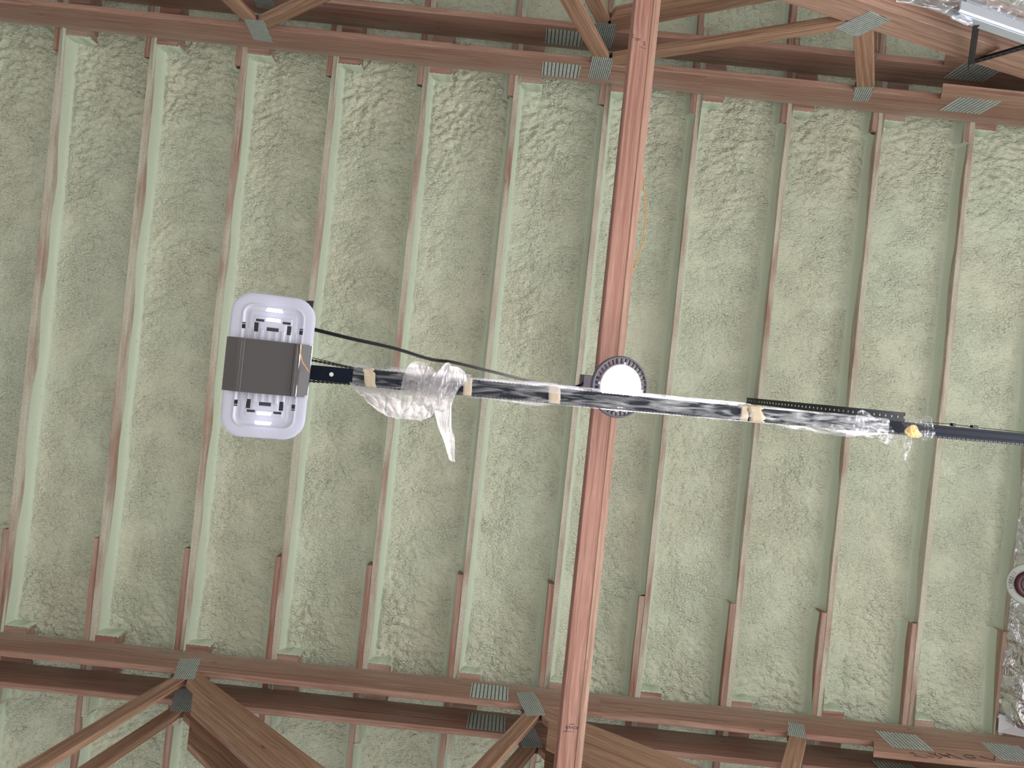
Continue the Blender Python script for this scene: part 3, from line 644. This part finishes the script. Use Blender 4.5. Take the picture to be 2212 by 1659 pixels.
# ---------------------------------------------------------------- tape bands and poly film on the rail
def band(name, x0, x1, mat, label, r=1.0, skew=0.0, ragged=0.0, group=None):
    n = 22; xs = np.linspace(x0, x1, 5); V = []; F = []
    for i, x in enumerate(xs):
        for j in range(n):
            g = 2 * PI * j / n; cy = math.copysign(abs(math.cos(g)) ** .35, math.cos(g)) * .0262 * r; cz = math.copysign(abs(math.sin(g)) ** .35, math.sin(g)) * .0225 * r
            e = ragged * math.sin(j * 2.7 + x0 * 30) * (1 if i == 4 else (0.6 if i == 0 else 0)); V.append((x + e + skew * cy, cy + ry(x), cz + .016 + .0012 * math.sin(j * 5 + i * 3)))
    for i in range(4):
        for j in range(n): F.append((i * n + j, i * n + (j + 1) % n, (i + 1) * n + (j + 1) % n, (i + 1) * n + j))
    mb = MB(); mb.add([(a, b_, c + RZ + CZ) for a, b_, c in V], F); o = mb.build(name, mat, smooth=True)
    m = o.modifiers.new('wall', 'SOLIDIFY'); m.thickness = .0008
    return setp(o, label, 'tape', group)
G = 'masking tape bands round the wrapped rail'
band('masking_tape', .266, .299, M['tape'], 'tan tape band round the rail nearest the opener', 1.12, .25, .004, G)
band('masking_tape', .577, .605, M['tape'], 'tan tape band round the rail just right of the hanging bag', 1.10, .05, .001, G)
band('masking_tape', .866, .908, M['tape'], 'tan tape band round the rail just left of the lamp', 1.12, .1, .003, G)
band('masking_tape', 1.615, 1.648, M['tape'], 'smooth tan tape band right of the lamp, below the perforated angle end', 1.12, .0, .001, G)
band('masking_tape', 1.650, 1.712, M['tape'], 'wrinkled tan tape piece with a ragged right end', 1.16, .3, .009, G)
def sleeve(x0, x1, label, seed, r=1.12, top=.006, bot=.004, mat='film', puff=()):
    nx = int((x1 - x0) / .006); n = 40; xs = np.linspace(x0, x1, nx + 1); g = np.linspace(0, 2 * np.pi, n, endpoint=False); X, G_ = np.meshgrid(xs, g, indexing='ij')
    cy = np.sign(np.cos(G_)) * np.abs(np.cos(G_)) ** .5 * .0262 * r; cz = np.sign(np.sin(G_)) * np.abs(np.sin(G_)) ** .5 * .0225 * r
    cr = .0055 * np.abs(pnoise(X * 14 + G_ * 1.3, np.sin(G_) * 2.2 + 5, seed)) + .0035 * np.abs(pnoise(X * 40 + G_ * 3, np.cos(G_) * 3 + 9, seed + 1))
    cy = cy - top * np.clip(-np.cos(G_), 0, 1) ** 2 * (1 + .8 * pnoise(X * 4, X * 0 + seed, seed)) + bot * np.clip(np.cos(G_), 0, 1) ** 2
    for px, pw, py, pz in puff:
        e = np.exp(-((X - px) / pw) ** 2); cy += e * py * (np.sign(py) * np.cos(G_) > -.3); cz -= e * pz * (np.sin(G_) < 0)
    V = np.stack([X, cy * (1 + cr * 16) + .027 - (X - .115) * .0069, RZ + CZ + .016 + cz * (1 + cr * 22)], -1).reshape(-1, 3)
    F = []
    for i in range(nx):
        for j in range(n): F.append((i * n + j, i * n + (j + 1) % n, (i + 1) * n + (j + 1) % n, (i + 1) * n + j))
    mb = MB(); mb.add(V.tolist(), F); o = mb.build('plastic_film', M[mat], smooth=True); return setp(o, label, 'plastic film', 'clear film wrapped along the rail')
sleeve(.232, .60, 'clear film sleeve on the rail behind the hanging bag', 3, 1.10, .012, .002)
sleeve(.60, .90, 'clear film sleeve on the rail between bag and lamp, sagging at its lower edge', 5, 1.10, .006, .004, 'film', ((.80, .09, .010, .004),))
sleeve(.895, 1.66, 'clear film sleeve crossing in front of the lamp', 7, 1.10, .006, .003)
sleeve(1.66, 2.30, 'baggy clear film sleeve right of the wrinkled tape, torn at its right end', 9, 1.10, .000, .003, 'film', ((2.08, .16, .022, .012), (1.86, .05, .008, .002)))
def sheet(name, rows, mat, label, cat='plastic film', nu=60, nv=40, cre=.008, seed=1, group=None, fx=30, fy=30, rag=0.0, parent=None):
    """rows: lists of control points; lofted as a smooth crumpled sheet"""
    A = np.array([[tuple(p) for p in smooth(r, max(1, nu // (len(r) - 1)))] for r in rows]); m = A.shape[1]
    B = np.array([[tuple(q) for q in smooth([tuple(A[i, j]) for i in range(A.shape[0])], max(1, nv // (A.shape[0] - 1)))] for j in range(m)])
    U, V_ = np.meshgrid(np.linspace(0, 1, B.shape[0]), np.linspace(0, 1, B.shape[1]), indexing='ij')
    q1 = pnoise(B[..., 0] * fx * .8 + B[..., 1] * 16, B[..., 1] * fy * .5 - B[..., 0] * 9, seed); q2 = pnoise(B[..., 0] * fx * 1.7 - B[..., 1] * 20, B[..., 1] * fy * 1.0 + B[..., 0] * 9, seed + 1)
    h = (1 - np.clip(np.abs(q1) * 2.2, 0, 1)) ** 1.5 * cre * 1.3 + (1 - np.clip(np.abs(q2) * 2.4, 0, 1)) ** 1.5 * cre * .7
    h *= np.clip(np.minimum(V_ * 8, 1), .3, 1)
    B[..., 2] -= h; B[..., 1] += h * .35
    if rag: B[..., 1] += rag * pnoise(U * 60, V_ * 0 + 2, seed + 3) * (V_ > .93)
    n1, n2 = B.shape[:2]; idx = np.arange(n1 * n2).reshape(n1, n2); F = np.stack([idx[:-1, :-1], idx[1:, :-1], idx[1:, 1:], idx[:-1, 1:]], -1).reshape(-1, 4)
    B[..., 2] += 0 if parent else CZ
    mb = MB(); mb.add(B.reshape(-1, 3).tolist(), F.tolist()); o = mb.build(name, mat, parent, smooth=True)
    if not parent: setp(o, label, cat, group)
    return o
bag = empty('plastic_bag', W(.40, .03, 2.19)); setp(bag, 'torn milky plastic bag hanging from the rail right of the opener, with a long tail', 'plastic film')
def L_(pts): return [(x - .40, y - .03, z - 2.19) for x, y, z in pts]
sheet('bag_body', [L_([(.222, .042, 2.19), (.262, .056, 2.186), (.32, .052, 2.18), (.38, .052, 2.178), (.44, .040, 2.178), (.50, .020, 2.18), (.535, .018, 2.18)]),
                   L_([(.228, .058, 2.17), (.275, .078, 2.165), (.33, .088, 2.155), (.39, .090, 2.15), (.445, .080, 2.15), (.49, .060, 2.155), (.520, .050, 2.16)]),
                   L_([(.245, .064, 2.16), (.290, .106, 2.15), (.342, .130, 2.14), (.40, .136, 2.14), (.450, .128, 2.14), (.480, .105, 2.145), (.500, .080, 2.15)])], M['bag'], '', cre=.009, seed=11, parent=bag, nu=90, nv=50)
sheet('bag_fold', [L_([(.385, -.010, 2.185), (.40, -.034, 2.18), (.425, -.040, 2.175), (.455, -.030, 2.178), (.475, -.012, 2.185)]),
                   L_([(.375, .022, 2.178), (.40, .010, 2.165), (.43, .008, 2.16), (.455, .012, 2.165), (.480, .022, 2.178)]),
                   L_([(.375, .052, 2.175), (.40, .056, 2.165), (.43, .060, 2.16), (.455, .060, 2.165), (.475, .055, 2.175)])], M['bag'], '', cre=.007, seed=13, parent=bag, fx=50)
sheet('bag_fold', [L_([(.500, -.042, 2.17), (.508, -.046, 2.165), (.516, -.042, 2.165), (.522, -.026, 2.17)]),
                   L_([(.470, .000, 2.16), (.490, .004, 2.145), (.508, .010, 2.145), (.520, .010, 2.16)]),
                   L_([(.452, .050, 2.16), (.478, .050, 2.14), (.500, .048, 2.14), (.512, .040, 2.16)]),
                   L_([(.445, .085, 2.165), (.465, .088, 2.15), (.488, .086, 2.15), (.500, .078, 2.165)])], M['bag'], '', cre=.004, seed=17, parent=bag, fx=60)
sheet('bag_fold', [L_([(.520, -.036, 2.18), (.545, -.034, 2.165), (.566, -.018, 2.165), (.575, .006, 2.175), (.566, .022, 2.185)]),
                   L_([(.520, .000, 2.165), (.535, .000, 2.155), (.550, .008, 2.155), (.560, .016, 2.165), (.560, .022, 2.18)]),
                   L_([(.512, .050, 2.165), (.522, .052, 2.158), (.532, .052, 2.156), (.540, .050, 2.16), (.543, .050, 2.17)]),
                   L_([(.495, .098, 2.165), (.504, .102, 2.155), (.514, .104, 2.15), (.524, .102, 2.155), (.530, .098, 2.165)])], M['bag'], '', cre=.004, seed=19, parent=bag, fx=70, fy=12)
sheet('bag_tail', [L_([(.470, .080, 2.158), (.484, .080, 2.150), (.500, .080, 2.148), (.518, .080, 2.150), (.530, .080, 2.158)]),
                   L_([(.492, .150, 2.14), (.502, .150, 2.13), (.512, .150, 2.13), (.524, .148, 2.13), (.534, .146, 2.14)]),
                   L_([(.512, .190, 2.135), (.520, .190, 2.125), (.528, .190, 2.12), (.537, .188, 2.125), (.545, .186, 2.13)]),
                   L_([(.534, .246, 2.13), (.538, .249, 2.125), (.543, .251, 2.122), (.548, .252, 2.125), (.553, .252, 2.13)])], M['bag'], '', cre=.004, seed=23, parent=bag, fx=80, fy=8)
sheet('plastic_film', [[(2.02, -.004, 2.20), (2.10, -.006, 2.19), (2.20, .000, 2.185), (2.29, .012, 2.19)], [(2.00, .020, 2.185), (2.10, .024, 2.165), (2.20, .034, 2.16), (2.285, .044, 2.17)], [(1.98, .042, 2.19), (2.09, .052, 2.18), (2.18, .062, 2.17), (2.25, .082, 2.17)]],
      M['film'], 'loose frayed flap of clear film below the rail left of the yellow tape', cre=.006, seed=29, group='clear film wrapped along the rail', rag=.006, fx=14, fy=45)
sheet('plastic_film', [[(2.13, -.020, 2.21), (2.16, -.040, 2.215), (2.19, -.034, 2.215), (2.22, -.018, 2.21)], [(2.12, .004, 2.20), (2.16, -.008, 2.20), (2.19, -.006, 2.20), (2.23, .002, 2.20)]], M['film'], 'small peaked flap of film standing above the rail', cre=.004, seed=31, group='clear film wrapped along the rail', nu=24, nv=14)
sheet('plastic_film', [[(2.355, -.006, 2.205), (2.42, -.030, 2.20), (2.48, -.046, 2.20), (2.497, -.040, 2.20)], [(2.345, .020, 2.18), (2.42, .010, 2.17), (2.47, .005, 2.17), (2.492, .004, 2.18)], [(2.34, .035, 2.185), (2.41, .046, 2.17), (2.46, .050, 2.17), (2.492, .032, 2.185)]],
      M['film'], 'torn scrap of clear film over the yellow tape near the right end', cre=.008, seed=37, group='clear film wrapped along the rail', fx=45)
sheet('plastic_film', [[(2.262, .042, 2.19), (2.31, .038, 2.185), (2.36, .036, 2.18), (2.385, .040, 2.18)], [(2.264, .082, 2.18), (2.30, .066, 2.165), (2.35, .052, 2.165), (2.382, .048, 2.175)]], M['film_thin'], 'thin pointed scrap of film left of the yellow tape', cre=.004, seed=41, group='clear film wrapped along the rail', nu=30, nv=20)
sheet('plastic_film', [[(2.345, .056, 2.175), (2.362, .052, 2.17), (2.382, .048, 2.175)], [(2.335, .095, 2.165), (2.35, .092, 2.16), (2.364, .09, 2.165)], [(2.334, .135, 2.16), (2.340, .136, 2.158), (2.346, .136, 2.16)]], M['film_thin'], 'thin wisp of film trailing below the yellow tape', cre=.004, seed=43, group='clear film wrapped along the rail', nu=20, nv=30)
sheet('yellow_tape', [[(2.352, .012, 2.178), (2.375, -.002, 2.174), (2.398, .000, 2.174), (2.412, .018, 2.18)], [(2.340, .030, 2.172), (2.37, .026, 2.165), (2.40, .026, 2.165), (2.425, .030, 2.172)], [(2.375, .046, 2.17), (2.385, .045, 2.168), (2.41, .042, 2.168), (2.422, .038, 2.17)]], M['tape_yellow'], 'crumpled yellowish tape under the film scrap on the right of the rail', 'tape', cre=.003, seed=47, nu=24, nv=18)
# ---------------------------------------------------------------- upper right: horizontal door track, hangers, film
tr = empty('door_track', W(2.95, -2.0, 2.70)); setp(tr, 'shiny galvanised garage door track in the upper right corner', 'track')
tp = [(0, -.018), (.010, -.030), (.052, -.032), (.056, -.026), (.050, -.022), (.014, -.022), (.004, -.010), (.004, .020), (.014, .030), (.046, .030), (.050, .036), (.012, .038), (-.002, .026)]
mb = MB(); mb.prism([(-y, z) for y, z in tp], 0, .0, 3.2); mb.build('track_channel', M['steel'], tr)
mb = MB(); mb.board((0.0, .012, -.006), (1, 0, 0), (0, 0, 1), 3.2, .055, .0022, .0005); mb.build('track_angle', M['steel'], tr)
mb = MB(); mb.board((.10, -.085, .030), (1, 0, 0), (0, 1, 0), 3.1, .060, .0022, .0005); mb.build('top_flange', M['steel'], tr)
perf_angle('hanger_strap', W(3.49, -2.03, 3.05), W(3.49, -1.985, 2.70), .038, (1, 0, 0), M['dkmetal'], 'long slotted hanger strap running from the truss down to the right', 'strap', pitch=.038, hw=.020, hl=.010)
perf_angle('hanger_strap', W(3.485, -2.02, 3.05), W(3.10, -1.985, 2.705), .030, (.5, 0, 1), M['dkmetal'], 'short upright hanger strap joining the track end to the truss', 'strap', hw=.003, hl=.004)
sheet('plastic_film', [[(2.62, -1.99, 2.74), (2.85, -2.0, 2.72), (3.02, -1.965, 2.70), (3.10, -2.0, 2.735), (3.40, -2.05, 2.76), (3.9, -2.05, 2.76)], [(2.62, -2.12, 2.73), (2.90, -2.12, 2.72), (3.12, -2.11, 2.73), (3.30, -2.11, 2.75), (3.5, -2.10, 2.76), (3.9, -2.12, 2.77)],
                       [(2.62, -2.45, 2.76), (2.9, -2.45, 2.77), (3.1, -2.45, 2.76), (3.3, -2.4, 2.77), (3.6, -2.4, 2.77), (3.9, -2.4, 2.78)]], M['drape'], 'large crumpled sheet of clear film draped over the door track, upper right corner', nu=90, nv=40, cre=.022, seed=53, fx=5, fy=11)
# ---------------------------------------------------------------- right edge: foil facing, white card, round cap
fo = empty('foil_sheet', roofpt(3.43, 0, D - .012)); setp(fo, 'crumpled silver foil facing hanging down the right edge of the photo', 'foil')
ny, nz = 170, 60; Yv, T = np.meshgrid(np.linspace(.0, 1.875, ny), np.linspace(0, 1, nz), indexing='ij')
pin = 1.235; rr = np.sqrt((Yv - pin) ** 2 + (T * .75) ** 2); ang = np.arctan2(Yv - pin, T * .75 + 1e-4)
rad = np.abs(np.sin(ang * 5 + 1.0 * pnoise(ang * 2, rr * 2, 61))) * np.minimum(rr, .35) * .16
px_ = .02 + T * .16 - rad * np.clip(T * 5, 0.1, 1) + .020 * np.abs(pnoise(Yv * 9, T * 6, 62)) + .03 * np.exp(-((Yv - pin) / .12) ** 2) * 0 - .008 * pnoise(Yv * 16, T * 3, 64)
P = np.stack([px_, Yv, -T * .75], -1).reshape(-1, 3); idx = np.arange(ny * nz).reshape(ny, nz); F = np.stack([idx[:-1, :-1], idx[1:, :-1], idx[1:, 1:], idx[:-1, 1:]], -1).reshape(-1, 4)
mb = MB(); mb.add(P.tolist(), F.tolist()); mb.build('foil_facing', M['foil'], fo, smooth=True)
mb = MB(); mb.add([(.0, 1.84, -.02), (.006, 1.962, -.02), (.17, 1.968, -.10), (.10, 1.84, -.14), (.0, 1.84, -.018), (.006, 1.962, -.018), (.17, 1.968, -.098), (.10, 1.84, -.138)], [(0, 1, 2, 3), (7, 6, 5, 4), (0, 1, 5, 4), (1, 2, 6, 5), (2, 3, 7, 6), (3, 0, 4, 7)])
setp(mb.build('white_backing', M['whitecard'], fo), 'white folded backing corner at the foot of the foil')
cap = empty('round_cap', W(4.415, .877, 3.09), (0, TH + .3, 0)); setp(cap, 'burgundy round cap on a white rim with pen writing, at the right edge', 'cap')
mb = MB(); mb.lathe([(.070, -.005), (.122, -.002), (.127, .002), (.122, .006), (.070, .006)], n=48); mb.build('white_rim', M['rimcard'], cap, True)
mb = MB(); mb.lathe([(.044, -.006), (.058, -.022), (.076, -.022), (.084, -.010), (.084, .02), (.044, .02)], n=48); mb.build('cap_ring', M['maroon'], cap, True)
mb = MB(); mb.lathe([(.0005, .004), (.045, .004), (.045, .008), (.0005, .008)], n=32); mb.build('cap_centre', M['cover'], cap)
for i, c in enumerate('1/002/1'):
    a = math.radians(160 + i * 9); text(c, .026, (.103 * math.cos(a), .103 * math.sin(a), -.0062), (PI, 0, a + PI / 2), cap, 'pen_writing')
